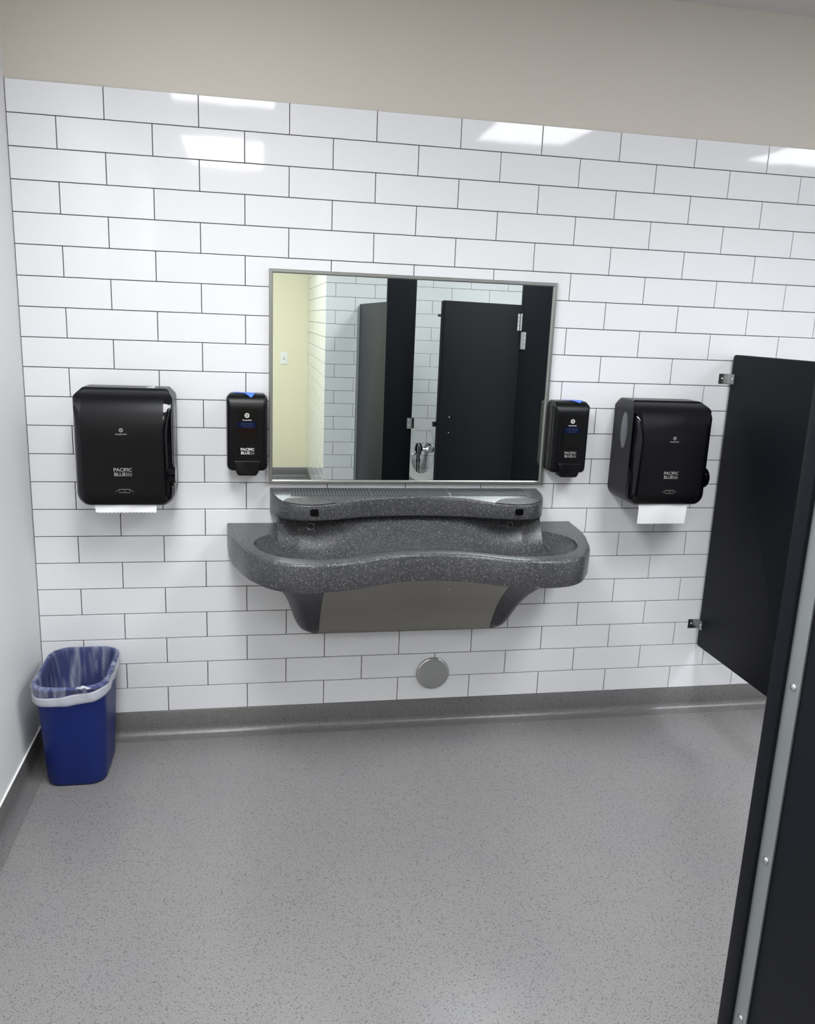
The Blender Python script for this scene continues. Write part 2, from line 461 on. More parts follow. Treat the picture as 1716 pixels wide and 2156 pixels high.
def smooth_closed(pts, it=2):
    for _ in range(it):
        n = len(pts)
        pts = [((pts[i-1][0]+2*pts[i][0]+pts[(i+1)%n][0])/4, (pts[i-1][1]+2*pts[i][1]+pts[(i+1)%n][1])/4) for i in range(n)]
    return pts
OUT = [(0,-.456),(.08,-.462),(.16,-.486),(.25,-.528),(.32,-.552),(.40,-.563),(.46,-.557),(.51,-.539),(.555,-.502),(.59,-.450),(.625,-.385),(.655,-.290),(.678,-.205),(.690,-.12),(.697,-0.0)]
INF = [(0,-.410),(.06,-.413),(.13,-.428),(.19,-.450),(.28,-.489),(.35,-.504),(.40,-.503),(.44,-.495),(.49,-.478),(.533,-.446),(.566,-.403),(.585,-.36),(.598,-.30)]
INB = [(.510,-.152),(.55,-.186),(.575,-.217),(.59,-.25),(.598,-.30)]
SHE = [(0,-.157),(.1,-.168),(.18,-.190),(.21,-.205),(.255,-.240),(.30,-.272),(.36,-.299),(.39,-.305),(.43,-.293),(.46,-.272),(.49,-.230),(.510,-.180),(.525,-.12),(.533,-.070),(.538,0)]
def tabcurve(tab, n=60, ky=1.0):
    """sample left half of a table finely by arc length, mirrored to a full front curve, left to right"""
    pts = []
    for i in range(len(tab)-1):
        for k in range(8):
            x = tab[i][0] + (tab[i+1][0]-tab[i][0])*k/8
            pts.append((x, interp(tab, x)))
    pts.append(tab[-1])
    if ky != 1: pts = [(x*(1+0.078*abs(y)), y*ky) for x, y in pts]
    full = [(-x, y) for x, y in pts[::-1]] + pts[1:]
    return resample(full, n*2+1, closed=False)
# basin: rounded apron, flat rim, sunken bowl
front = tabcurve(OUT, 90)
outer = front + [(x, -0.0005) for x in [0.697-1.394*k/40 for k in range(1, 40)]]
outer[0] = (-0.697, -0.0005); outer[len(front)-1] = (0.697, -0.0005)
def ins_wall(o, d):
    q = inset(o, d)
    return [(x, (-0.0005 if o[i][1] > -0.001 else y)) for i, (x, y) in enumerate(q)]
innerf = tabcurve(INF, 70)
bk = [(x, interp(INB, x) if x > .51 else -.152) for x in [.598, .5965,.593,.588,.58,.57,.56,.545,.53,.515,.505]]
bk[0] = (.598,-.30)
inner = innerf + [p for p in bk[1:]] + [(.49,-.135)] + [(dx, -(0.070+0.043*(1-math.cos(min(1,abs(dx)/.40)*PI))/2)-0.001) for dx in [.43-.86*k/16 for k in range(17)]] + [(-.49,-.135)] + [(-x, y) for x, y in bk[::-1][:-1]]
bm = bmesh.new()
rings = []
for d, z in ((0.012,RIM),(0.006,RIM-0.0012),(0.002,RIM-0.005),(0,RIM-0.011),(0.0,RIM-0.055),(0.001,RIM-0.094),(0.003,RIM-0.098),(0.008,RIM-0.100)):
    q = ins_wall(outer, d) if d else outer
    rings.append([sl(x, y, z) for x, y in q])
V = loft(bm, rings, cap0=False, cap1=True)
iv = [bm.verts.new(sl(x, y, RIM)) for x, y in inner]
ed = [bm.edges.get((V[0][k], V[0][(k+1)%len(V[0])])) for k in range(len(V[0]))]
ed += [bm.edges.new((iv[k], iv[(k+1)%len(iv)])) for k in range(len(iv))]
bmesh.ops.triangle_fill(bm, use_beauty=True, edges=ed, normal=(0,0,1))
# lip falling from the inner edge
lip = [[sl(x, y, RIM) for x, y in inner], [sl(x, y, RIM-0.004) for x, y in inset(inner, 0.002)]]
link('basin', bm, gran, sink, smooth=True, ang=35)
bm = bmesh.new(); NU, NV = 120, 36
def bowl(dx, v):
    a = min(1, abs(dx)/.598)
    yf = interp(INF, dx)
    riser = abs(dx) < .508
    if riser:
        yb = -(0.070 + 0.043*(1-math.cos(min(1,abs(dx)/.40)*PI))/2); z0 = 0.940
        if abs(dx) > .44: yb = -0.113 - 0.035*((abs(dx)-.44)/.068)
    else:
        yb = interp(INB, dx); z0 = RIM
    y = yb + (yf-yb)*v
    E = (1-a**7)**0.6 if a < 1 else 0
    lobe = math.exp(-((abs(dx)-.36)/.17)**2)
    zf = RIM - (0.040 + 0.055*lobe)*E
    vb, vf = 0.68, 0.62
    if riser:
        q = max(0, min(1, (abs(dx)-.18)/.32)); vb = 0.68-0.32*q*q*(3-2*q)
    z = zf
    if v < vb: z = max(z, zf + (z0-zf)*(1-v/vb)**(2.5 if riser else 3.2))
    if v > vf: z = max(z, zf + (RIM-zf)*((v-vf)/(1-vf))**3.0)
    return sl(dx, y, min(z, 0.940))
cols = sorted(set([-0.598+1.196*k/NU for k in range(NU+1)] + [.5079,.5081,-.5079,-.5081,.594,-.594]))
grid = [[bm.verts.new(bowl(c, v/NV)) for v in range(NV+1)] for c in cols]
for A, B in zip(grid[:-1], grid[1:]):
    for k in range(NV): bm.faces.new((A[k], B[k], B[k+1], A[k+1]))
link('bowl', bm, gran, sink, smooth=True, ang=50)
# upstand that carries the shelf
up = [(-.508,-.0005),(-.508,-.146),(-.44,-.111)] + [(dx, -(0.070+0.043*(1-math.cos(min(1,abs(dx)/.40)*PI))/2)+0.002) for dx in [-.42+.84*k/40 for k in range(41)]] + [(.44,-.111),(.508,-.146),(.508,-.0005)]
bm = bmesh.new()
loft(bm, [[sl(x, y, z) for x, y in up] for z in (0.80, 0.928)])
link('upstand', bm, gran, sink, smooth=True, ang=40)
# shelf
KS = 1/1.32
sf = tabcurve(SHE, 80, KS)
so = sf + [(x, -0.0005) for x in [0.538-1.076*k/30 for k in range(1, 30)]]
so[0] = (-0.538, -0.0005); so[len(sf)-1] = (0.538, -0.0005)
so = [(x+0.0035, y) for x, y in so]
bm = bmesh.new(); rings = []
ZS = 1.0185
def zu(y): return 0.921 + 0.09*abs(y)
def zt(y): return -0.08*abs(y)
for d, z in ((0.008,ZS),(0.003,ZS-0.0015),(0.0008,ZS-0.004),(0,ZS-0.008)):
    q = ins_wall(so, d) if d else so
    rings.append([sl(x, y, z+zt(y)) for x, y in q])
for d, k in ((0,0.009),(0.002,0.003),(0.008,0.0)):
    q = ins_wall(so, d) if d else so
    rings.append([sl(x, y, zu(y)+k) for x, y in q])
V = loft(bm, rings, cap0=False, cap1=False)
bmesh.ops.triangle_fill(bm, use_beauty=True, edges=[bm.edges.get((V[0][k], V[0][(k+1)%len(V[0])])) for k in range(len(V[0]))])
es = [bm.edges.get((V[-1][k], V[-1][(k+1)%len(V[-1])])) for k in range(len(V[-1]))]
bmesh.ops.triangle_fill(bm, use_beauty=True, edges=es)
shelf = link('shelf', bm, gran, sink, smooth=True, ang=35)
grdark = mat('dark_grille_recess', (0.02,0.021,0.022,1), 0.6)
grbar = mat('grey_grille_bars', (0.085,0.10,0.10,1), 0.35)
for (gx0, gx1) in ((0.937,1.238),(1.247,1.546),(1.556,1.862)):
    x0, x1, y0, y1 = gx0-CX, gx1-CX, -0.1085, -0.011
    def shear(bm):
        for v in bm.verts: v.co.z += zt(v.co.y)
    bm = bmesh.new(); box(bm, x0, x1, y0, y1, ZS-0.43-0.001, ZS-0.43+0.0006); shear(bm)
    g = link('grille', bm, grdark, shelf, label='dark inset grille in the shelf top')
    bm = bmesh.new(); nb = round((x1-x0)/0.0118); zz = ZS-0.43+0.0006
    for k in range(nb+1):
        x = x0+(x1-x0)*k/nb; box(bm, x-0.0014, x+0.0014, y0, y1, zz, zz+0.0012)
    for k in range(8):
        y = y0+(y1-y0)*k/7; box(bm, x0, x1, y-0.0011, y+0.0011, zz, zz+0.0010)
    shear(bm); link('bars', bm, grbar, g)
for s in (-1, 1):
    pl = [(.296,-.2625),(.330,-.213),(.345,-.198),(.385,-.190),(.43,-.189),(.468,-.194),(.483,-.236),(.455,-.268),(.42,-.290),(.39,-.297),(.355,-.292),(.32,-.277)]
    pl = [(s*x*1.022+0.0035, y*KS) for x, y in pl]
    if s < 0: pl = pl[::-1]
    pl = smooth_closed(resample(pl[::-1], 90), 2)
    bm = bmesh.new()
    loft(bm, [[sl(x, y, ZS-0.001+zt(y)) for x, y in pl], [sl(x, y, ZS+0.0012+zt(y)) for x, y in pl], [sl(x, y, ZS+0.0018+zt(y)) for x, y in inset(pl, -0.0008 if s > 0 else -0.0008)]], cap0=False)
    o = link('access_lid', bm, gran, shelf, smooth=True, ang=30)
    bm = bmesh.new(); tube(bm, [sl(x, y, ZS+0.0006+zt(y)) for x, y in pl], 0.0014, 6, closed=True)
    link('lid_joint', bm, rubber, o)
    # sensor window in the shelf front
    dx = s*0.3875+0.0075
    yy = interp(SHE, 0.3845)*KS
    bm = bmesh.new()
    o2 = rrect(dx-0.0155, dx+0.0155, 0.961-0.43, 0.986-0.43, 0.006)
    loft(bm, [[(x, yy-0.0012, z) for x, z in o2], [(x, yy+0.01, z) for x, z in o2]])
    link('sensor_window', bm, smoke_d, shelf, label='small square black sensor window')
    # water nozzle on the upstand, just below the shelf
    ndx = s*0.389+0.003
    best = min((abs((bowl(ndx, k/400)[2]+0.43) - (0.926-(0.24+bowl(ndx, k/400)[1])*0.257)), k) for k in range(1, 200))[1]/400
    pc = Vector(bowl(ndx, best)); tz = Vector(bowl(ndx, best+0.01))-Vector(bowl(ndx, best-0.0025)); tx = Vector(bowl(ndx+0.004, best))-Vector(bowl(ndx-0.004, best))
    tz.normalize(); tx.normalize(); nn = tx.cross(tz); nn.normalize()
    if nn.y > 0: nn = -nn
    tz = nn.cross(tx)
    bm = bmesh.new()
    tube(bm, [pc+nn*0.001+tx*0.0125*math.cos(t)+tz*0.0125*math.sin(t) for t in [2*PI*k/28 for k in range(28)]], 0.0013, 8, closed=True)
    o3 = link('nozzle_ring', bm, satin, sink, smooth=True)
    bm = bmesh.new(); cyl(bm, pc-nn*0.006, nn, 0.0117, 0.0068); link('nozzle', bm, granp, o3)
# pedestal: two curved arms and a stainless front panel
DZ = [(0.455,0.100),(0.475,0.113),(0.52,0.140),(0.579,0.182),(0.64,0.240),(0.693,0.305),(0.74,0.365),(0.785,0.43)]
def dep(z):
    for i in range(len(DZ)-1):
        if z <= DZ[i+1][0]:
            t = (z-DZ[i][0])/(DZ[i+1][0]-DZ[i][0]); return DZ[i][1]+t*(DZ[i+1][1]-DZ[i][1])
    return DZ[-1][1]
HW = [(0.452,0.385),(0.458,0.402),(0.470,0.418),(0.49,0.432),(0.53,0.447),(0.58,0.461),(0.64,0.482),(0.70,0.512),(0.785,0.56)]
def hwid(z):
    for i in range(len(HW)-1):
        if z <= HW[i+1][0]:
            t = (z-HW[i][0])/(HW[i+1][0]-HW[i][0]); return HW[i][1]+t*(HW[i+1][1]-HW[i][1])
    return HW[-1][1]
zs = [0.452,0.455,0.46,0.468,0.48,0.50,0.53,0.56,0.60,0.64,0.68,0.72,0.76,0.785]
for s in (-1, 1):
    bm = bmesh.new(); rings = []
    for z in zs:
        d, H = dep(max(z,0.455)), hwid(z); I = 0.347
        if z < 0.47: d -= 0.012*(1-(z-0.452)/0.018)
        P = [(I,-0.0005),(I,-d)]
        n = 10; rx = min((H-I)*0.55, 0.05); ry = min(d*0.5, 0.09)
        for k in range(n+1):
            a = k/n*PI/2
            P.append((H-rx+rx*math.sin(a), -d+ry-ry*math.cos(a)))
        P.append((H,-0.0005))
        rings.append([sl(s*x, y, z) for x, y in P])
    loft(bm, rings)
    link('support_arm', bm, granp, sink, smooth=True, ang=40)
bm = bmesh.new(); rings = []
for z in [0.456+0.329*k/24 for k in range(25)]:
    d = dep(z)-0.002
    rings.append([sl(-0.3465,-d,z), sl(0.3465,-d,z), sl(0.3465,-d+0.004,z), sl(-0.3465,-d+0.004,z)])
loft(bm, rings)
pnl = link('access_panel', bm, bsteel, sink, smooth=True, ang=40, label='brushed stainless steel front panel')
bm = bmesh.new(); dome(bm, sl(0.115, -dep(0.70)-0.000, 0.70), (0,-0.8,-0.6), 0.004, 0.003); link('screw', bm, steel, pnl)

# ------------------------------------------------------------------ wall mirror
MX0, MX1, MZ0, MZ1 = 0.8565, 1.9515, 1.0375, 1.8265
mir = thing('wall_mirror', 'rectangular wall mirror in a thin stainless frame above the sink', 'mirror', ((MX0+MX1)/2, 0, MZ0))
mw, mh = (MX1-MX0)/2, MZ1-MZ0
bm = bmesh.new(); box(bm, -mw+0.004, mw-0.004, -0.010, -0.0005, 0.004, mh-0.004); link('glass', bm, glass, mir)
bm = bmesh.new()
prof = [(0,-0.0005),(0,-0.017),(0.002,-0.019),(0.0105,-0.019),(0.0125,-0.0175),(0.0140,-0.0105),(0.0140,-0.0005)]
rings = []
for (cx_, cz_, ux, uz) in ((-mw,0,1,1),(mw,0,-1,1),(mw,mh,-1,-1),(-mw,mh,1,-1)):
    rings.append([(cx_+ux*a, y, cz_+uz*a) for a, y in prof])
V = [[bm.verts.new(p) for p in r] for r in rings]
for i in range(4):
    A, B = V[i], V[(i+1)%4]
    for k in range(len(prof)-1): bm.faces.new((A[k], A[k+1], B[k+1], B[k]))
link('frame', bm, fsteel, mir, label='thin stainless steel frame')

# ------------------------------------------------------------------ dispensers
def outline(w, z0, z1, ch, rb, n):
    pts = []
    for (cx_, cz_, a0) in ((-w+rb, z0+rb, PI), (w-rb, z0+rb, 1.5*PI)):
        for i in range(9):
            a = a0+i/8*PI/2; pts.append((cx_+rb*math.cos(a), cz_+rb*math.sin(a)))
    pts += [(w, z1-ch*1.15), (w-ch*0.12, z1-ch*0.95), (w-ch*0.85, z1-ch*0.12), (w-ch, z1), (-w+ch, z1), (-w+ch*0.85, z1-ch*0.12), (-w+ch*0.12, z1-ch*0.95), (-w, z1-ch*1.15)]
    return resample(pts, n)
def body(ol, layers, dfn, n_cap=12):
    bm = bmesh.new(); rings = []
    cx_ = 0; cz_ = sum(p[1] for p in ol)/len(ol)
    for y, d in layers:
        q = inset(ol, d) if d else ol
        rings.append([(x, -min(y, dfn(z)), z) for x, z in q])
    last = inset(ol, layers[-1][1]); ymax = layers[-1][0]
    for k in range(1, n_cap):
        s = 1-(k/n_cap)**1.3
        rings.append([(x*s, -min(ymax, dfn(cz_+(z-cz_)*s)), cz_+(z-cz_)*s) for x, z in last])
    V = loft(bm, rings, cap0=True, cap1=True)
    return bm
def logo(root, x, z, y, r, m, cap):
    """round ring mark holding a small peak, with its caption below"""
    bm = bmesh.new()
    n = 28
    A = [(r*math.cos(2*PI*k/n), r*math.sin(2*PI*k/n)) for k in range(n)]
    for k in range(n):
        a, b = A[k], A[(k+1)%n]
        f = bm.faces.new([bm.verts.new((x+p[0]*q, y, z+p[1]*q)) for p, q in ((a,1),(b,1),(b,0.66),(a,0.66))])
    def tri(*p): bm.faces.new([bm.verts.new((x+r*a, y, z+r*b)) for a, b in p])
    tri((-.50,-.12),(0,.42),(.50,-.12),(.28,-.12),(0,.16),(-.28,-.12))
    tri((-.34,-.30),(.34,-.30),(.42,-.18),(-.42,-.18))
    ext = bmesh.ops.extrude_face_region(bm, geom=bm.faces[:])
    bmesh.ops.translate(bm, vec=(0,0.0004,0), verts=[g for g in ext['geom'] if isinstance(g, bmesh.types.BMVert)])
    o = link('logo', bm, m, root)
    text('Georgia-Pacific', cap, (x, y, z-r*2.0), m, root, 'lettering', bold=0.0001)
    return o
def box_outline(root, name, x0, x1, z0, z1, y, t, m, slant=0):
    bm = bmesh.new()
    for a in ((x0,x1,z0,z0+t),(x0,x1,z1-t,z1),(x0,x0+t,z0,z1),(x1-t,x1,z0,z1)):
        box(bm, a[0], a[1], y-0.0002, y+0.0003, a[2], a[3])
    return link(name, bm, m, root)

def tdep(z):     # depth of the towel cover at height z (local z, 0 = bottom at 0.99)
    zz = z+0.99
    if zz > 1.24: return 0.125 + 0.095*math.sqrt(max(0, 1-((zz-1.24)/0.150)**2))
    if zz < 1.03: return 0.216 - 0.012*((1.03-zz)/0.04)
    return 0.220 - 0.004*(1.24-zz)/0.21
def towel(x, label, has_scrap):
    t = thing('towel_dispenser', label, 'towel dispenser', (x, 0, 0.99), 'black paper towel dispensers')
    ol = outline(0.1633, 0.0, 0.407, 0.024, 0.047, 168)
    bm = body(ol, [(0.0005,0),(0.06,0),(0.12,0.0),(0.178,0.0005),(0.184,0.002)], tdep, n_cap=2)
    bm.free()
    bm = bmesh.new(); rings = []
    for y, d in ((0.0005,0.002),(0.03,0.0),(0.09,0),(0.14,0),(0.176,0.0)):
        q = inset(ol, d) if d else ol
        rings.append([(px, -min(y, tdep(pz)-0.002), pz) for px, pz in q])
    loft(bm, rings)
    link('housing', bm, blk, t, smooth=True, ang=35)
    # front cover
    bm = bmesh.new(); rings = []; base = inset(ol, 0.0012)
    cz_ = 0.2
    for y, d in ((0.150,0.0015),(0.176,0.0012),(0.196,0.005),(0.206,0.012),(0.2135,0.020)):
        q = inset(ol, d); rings.append([(px, -min(y, tdep(pz)-0.0005), pz) for px, pz in q])
    last = inset(ol, 0.029)
    rings.append([(px, -tdep(pz), pz) for px, pz in last])
    for k in range(1, 16):
        s = 1-k/16
        rings.append([(px*s, -tdep(cz_+(pz-cz_)*s), cz_+(pz-cz_)*s) for px, pz in last])
    V = loft(bm, rings, cap0=True, cap1=True)
    for f in bm.faces:
        c = f.calc_center_median()
        f.material_index = 1 if (abs(c.x) > 0.1355 and c.z < 0.375) else 0
    cov = link('cover', bm, [blk, blkg], t, smooth=True, ang=50)
    # side windows
    for s in (-1, 1):
        bm = bmesh.new()
        e = [(-0.108+0.029*math.cos(a), 0.287+0.071*math.sin(a)) for a in [2*PI*k/40 for k in range(40)]]
        loft(bm, [[(s*0.1625, y, z) for y, z in e], [(s*0.1640, y, z) for y, z in e], [(s*0.1645, -0.108+(y+0.108)*0.94, 0.287+(z-0.287)*0.97) for y, z in e]])
        o = link('side_window', bm, smoke, t, smooth=True, ang=40, label='smoke grey oval level window')
    # feed knob on the right front edge
    bm = bmesh.new(); kz = 0.112
    cyl(bm, (0.146,-0.180,kz), (1,0,0), 0.040, 0.024, 40, r2=0.034, bev=0.003)
    for k in range(26):
        a = 2*PI*k/26
        c = Vector((0.157, -0.180+0.039*math.cos(a), kz+0.039*math.sin(a)))
        v = box(bm, -0.007,0.007,-0.0013,0.0013,-0.0016,0.0016)
        bmesh.ops.rotate(bm, cent=(0,0,0), matrix=Matrix.Rotation(a,3,'X'), verts=v)
        bmesh.ops.translate(bm, vec=c, verts=v)
    link('feed_knob', bm, blkg, t, smooth=True, ang=35)
    fy = -0.2206
    logo(t, -0.004, 0.272, fy-0.0003, 0.0068, silver, 0.0062)
    text('PACIFIC', 0.0172, (-0.003, fy, 0.1345), silver, t, 'lettering', bold=0.00018)
    text('BLUE', 0.0172, (-0.0128, fy+0.0003, 0.1185), silver, t, 'lettering', bold=0.00018)
    box_outline(t, 'emblem_box', 0.0085, 0.0265, 0.113, 0.1245, fy+0.0003, 0.0006, silver)
    text('ultra', 0.0085, (0.0175, fy+0.0003, 0.1188), silver, t, 'lettering')
    # sensor icon: bracketed bar with side whiskers
    bm = bmesh.new(); yy = -0.2172
    for a in ((-0.018,0.018,0.0655,0.0665),(-0.016,0.016,0.0540,0.0549),(-0.018,-0.0172,0.060,0.0665),(0.0172,0.018,0.060,0.0665)):
        box(bm, a[0], a[1], yy-0.0003, yy+0.0003, a[2], a[3])
    for s in (-1, 1):
        for p in (((s*0.0185,0.0632),(s*0.0235,0.0632)),((s*0.0235,0.0632),(s*0.0295,0.0560)),((s*0.016,0.0545),(s*0.020,0.0575))):
            tube(bm, [(p[0][0], yy, p[0][1]), (p[1][0], yy, p[1][1])], 0.0004, 6)
    box(bm, -0.0007, 0.0007, yy-0.0004, yy+0.0003, 0.0585, 0.062)
    link('sensor_mark', bm, silver, t)
    bm = bmesh.new(); cyl(bm, (0.0, -0.118, 0.4065), (0,0,1), 0.006, 0.0012, 20); link('key_lock', bm, blkg, t)
    if has_scrap:
        bm = bmesh.new()
        pl = [(0.070,-0.098),(0.083,-0.104),(0.098,-0.117),(0.094,-0.103),(0.088,-0.092),(0.097,-0.078),(0.081,-0.086)]
        loft(bm, [[(a, b, 0.4072) for a, b in pl], [(a, b+0.001, 0.409+0.002*(i%3)) for i, (a, b) in enumerate(pl)]])
        link('torn_sticker', bm, whitep, t, label='torn scrap of white sticker on top')
    return t
def paper_towel(x0, x1, ztop, zbot, label, curl):
    bm = bmesh.new(); n = 64; t = 0.0006
    nz = 10; rows = []
    for j in range(nz+1):
        v = j/nz; row = []
        for i in range(n+1):
            u = i/n; x = x0+(x1-x0)*u
            zb = zbot + (0.0042 if (i % 4) in (0,) else (0.0021 if i % 2 else 0.0))*(1.0)
            z = ztop+(zb-ztop)*v
            y = -0.196 + curl*v*v + 0.0012*math.sin(u*9+v*2)
            row.append((x+(0.004*v*(1 if u < .03 else 0)), y, z))
        rows.append(row)
    F = [[bm.verts.new(p) for p in r] for r in rows]; B = [[bm.verts.new((p[0],p[1]+t,p[2])) for p in r] for r in rows]
    for j in range(nz):
        for i in range(n):
            bm.faces.new((F[j][i],F[j][i+1],F[j+1][i+1],F[j+1][i])); bm.faces.new((B[j][i],B[j+1][i],B[j+1][i+1],B[j][i+1]))
        bm.faces.new((F[j][0],F[j+1][0],B[j+1][0],B[j][0])); bm.faces.new((F[j][n],B[j][n],B[j+1][n],F[j+1][n]))
    for i in range(n):
        bm.faces.new((F[nz][i],F[nz][i+1],B[nz][i+1],B[nz][i])); bm.faces.new((F[0][i],B[0][i],B[0][i+1],F[0][i+1]))
    o = link('paper_towel', bm, paper, None, smooth=True, ang=40)
    return tag(o, label, 'paper towel', 'paper towel ends hanging from the dispensers')
towel(0.3603, 'black towel dispenser left of the mirror with a torn white sticker on top', True)
towel(2.4040, 'black towel dispenser right of the mirror beside the dark partition panel', False)
paper_towel(0.2545, 0.4625, 1.000, 0.9665, 'short white paper towel end below the left towel dispenser', 0.0)
paper_towel(2.2920, 2.4990, 1.000, 0.9130, 'longer white paper towel end below the right towel dispenser', 0.006)

def sdep(z):
    zz = z+1.098
    if zz > 1.325: return 0.062 + 0.043*math.sqrt(max(0, 1-((zz-1.325)/0.0575)**2))
    return 0.105 - 0.004*(1.325-zz)/0.227
def soap(x, label, bright):
    t = thing('soap_dispenser', label, 'soap dispenser', (x, 0, 1.098), 'black wall soap dispensers')
    ol = outline(0.0740, 0.0, 0.283, 0.014, 0.021, 132)
    bm = bmesh.new(); rings = []
    for y, d in ((0.0005,0.001),(0.02,0),(0.058,0),(0.072,0.0)):
        q = inset(ol, d) if d else ol
        rings.append([(px, -min(y, sdep(pz)-0.001), pz) for px, pz in q])
    loft(bm, rings)
    link('housing', bm, blk, t, smooth=True, ang=35)
    bm = bmesh.new(); rings = []; cz_ = 0.14
    for y, d in ((0.060,0.002),(0.082,0.0015),(0.094,0.004),(0.1005,0.009)):
        q = inset(ol, d); rings.append([(px, -min(y, sdep(pz)-0.0004), pz) for px, pz in q])
    last = inset(ol, 0.0135)
    for k in range(0, 14):
        s = 1-k/14
        rings.append([(px*s, -sdep(cz_+(pz-cz_)*s), cz_+(pz-cz_)*s) for px, pz in last])
    loft(bm, rings)
    link('cover', bm, blk, t, smooth=True, ang=50)
    # window with the refill showing
    fy = -0.1054
    w0, w1 = 0.108, 0.228
    bm = bmesh.new(); o2 = rrect(-0.0365, 0.0365, w0, w1, 0.005)
    loft(bm, [[(a, fy+0.006, b) for a, b in o2], [(a, fy, b) for a, b in o2]])
    win = link('window', bm, smoke_d, t, smooth=True, ang=30, label='dark glossy refill window')
    bm = bmesh.new(); box(bm, -0.0355, 0.0335, fy-0.0004, fy+0.001, 0.162, 0.186); link('refill_label', bm, bluel, win, label='navy blue band of the refill label')
    bm = bmesh.new(); box(bm, -0.030, 0.0335, fy-0.0003, fy+0.001, 0.146, 0.161); link('refill', bm, brownl if bright else smoke_d, win)
    logo(win, 0.0, 0.2085, fy-0.0007, 0.0085, whitep, 0.0054)
    text('Gentle Touch Soap', 0.0055, (0.0, fy-0.0007, 0.1800), bluep, win, 'lettering')
    text('Foam Moisturizing Soap', 0.0049, (0.0, fy-0.0007, 0.1735), bluep, win, 'lettering')
    text('Mild lotion cleanser', 0.0042, (0.0, fy-0.0007, 0.1665), bluep, win, 'lettering')
    m = whitep if bright else silver
    text('PACIFIC', 0.0140, (0.001, -0.1040, 0.0835), m, t, 'lettering', bold=0.00018)
    text('BLUE', 0.0140, (-0.0068, -0.1040, 0.0705), m, t, 'lettering', bold=0.00018)
    box_outline(t, 'emblem_box', 0.0105, 0.0250, 0.0655, 0.0755, -0.1042, 0.0005, silver)
    text('ultra', 0.0068, (0.0178, -0.1042, 0.0705), silver, t, 'lettering')
    # push bar
    bm = bmesh.new(); rings = []
    for y, sh in ((-0.06,0.0),(-0.100,0.0),(-0.109,0.0015),(-0.112,0.005)):
        P = smooth_closed(resample([(-0.034+sh,-0.014+sh),(0.034-sh,-0.014+sh),(0.040-sh,-0.002),(0.050-sh,0.044-sh),(-0.050+sh,0.044-sh),(-0.040+sh,-0.002)], 72), 2)
        rings.append([(a, y, b) for a, b in P])
    loft(bm, rings)
    link('push_bar', bm, blk, t, smooth=True, ang=35)
    return t
soap(0.7770, 'black soap dispenser between the left towel dispenser and the mirror', True)
soap(2.0245, 'black soap dispenser just right of the mirror edge', False)
def tape_on(x, poly, label):
    """torn tape laid over the rounded top: poly = (x offset, distance along the profile)"""
    prof = [(-0.020,0.2838),(-0.0625,0.2838)]
    for k in range(1, 20):
        a = k/19*1.2
        z = 0.227+0.0575*math.cos(a)-0.0; d = 0.062+0.043*math.sin(a); prof.append((-d-0.0009, z+0.0006*math.cos(a)))
    L = [0]
    for a, b in zip(prof[:-1], prof[1:]): L.append(L[-1]+math.hypot(a[0]-b[0], a[1]-b[1]))
    def at(s):
        s = max(0, min(L[-1]-1e-6, s))
        for i in range(len(L)-1):
            if L[i+1] >= s:
                t = (s-L[i])/(L[i+1]-L[i]); return (prof[i][0]+(prof[i+1][0]-prof[i][0])*t, prof[i][1]+(prof[i+1][1]-prof[i][1])*t)
    # top-level sheet made of strips between the two long edges
    A, B = poly; n = 24; m = 8
    def edge(E, t):
        for i in range(len(E)-1):
            if E[i+1][0] >= t or i == len(E)-2:
                q = (t-E[i][0])/(E[i+1][0]-E[i][0]); return E[i][1]+(E[i+1][1]-E[i][1])*q
    bm = bmesh.new(); x0, x1 = A[0][0], A[-1][0]; g = []
    for i in range(n+1):
        xx = x0+(x1-x0)*i/n; sa, sb = edge(A, xx), edge(B, xx); row = []
        for j in range(m+1):
            y, z = at(sa+(sb-sa)*j/m); lift = 0.0006+0.0012*math.sin(i*1.3+j)**2*(1 if j in (0,m) else .4)
            row.append(bm.verts.new((x+xx, y-lift*0.6, 1.098+z+lift)))
        g.append(row)
    for i in range(n):
        for j in range(m): bm.faces.new((g[i][j], g[i][j+1], g[i+1][j+1], g[i+1][j]))
    o = link('masking_tape', bm, tape, None, smooth=True)
    so_ = o.modifiers.new('thickness', 'SOLIDIFY'); so_.thickness = 0.0004
    return tag(o, label, 'tape', 'torn blue masking tape')
tape_on(0.7770, ([(-0.049,0.010),(-0.040,0.002),(-0.02,0.014),(0.02,0.020),(0.036,0.028)],
                 [(-0.049,0.038),(-0.030,0.040),(-0.016,0.048),(0.006,0.068),(0.014,0.078),(0.022,0.068),(0.036,0.030)]), 'torn blue masking tape on the soap dispenser left of the mirror')
tape_on(2.0245, ([(-0.018,0.006),(0.0,0.010),(0.02,0.008),(0.048,0.016),(0.056,0.024)],
                 [(-0.018,0.012),(-0.004,0.040),(0.014,0.058),(0.030,0.068),(0.046,0.054),(0.056,0.030)]), 'torn blue masking tape on the soap dispenser right of the mirror')

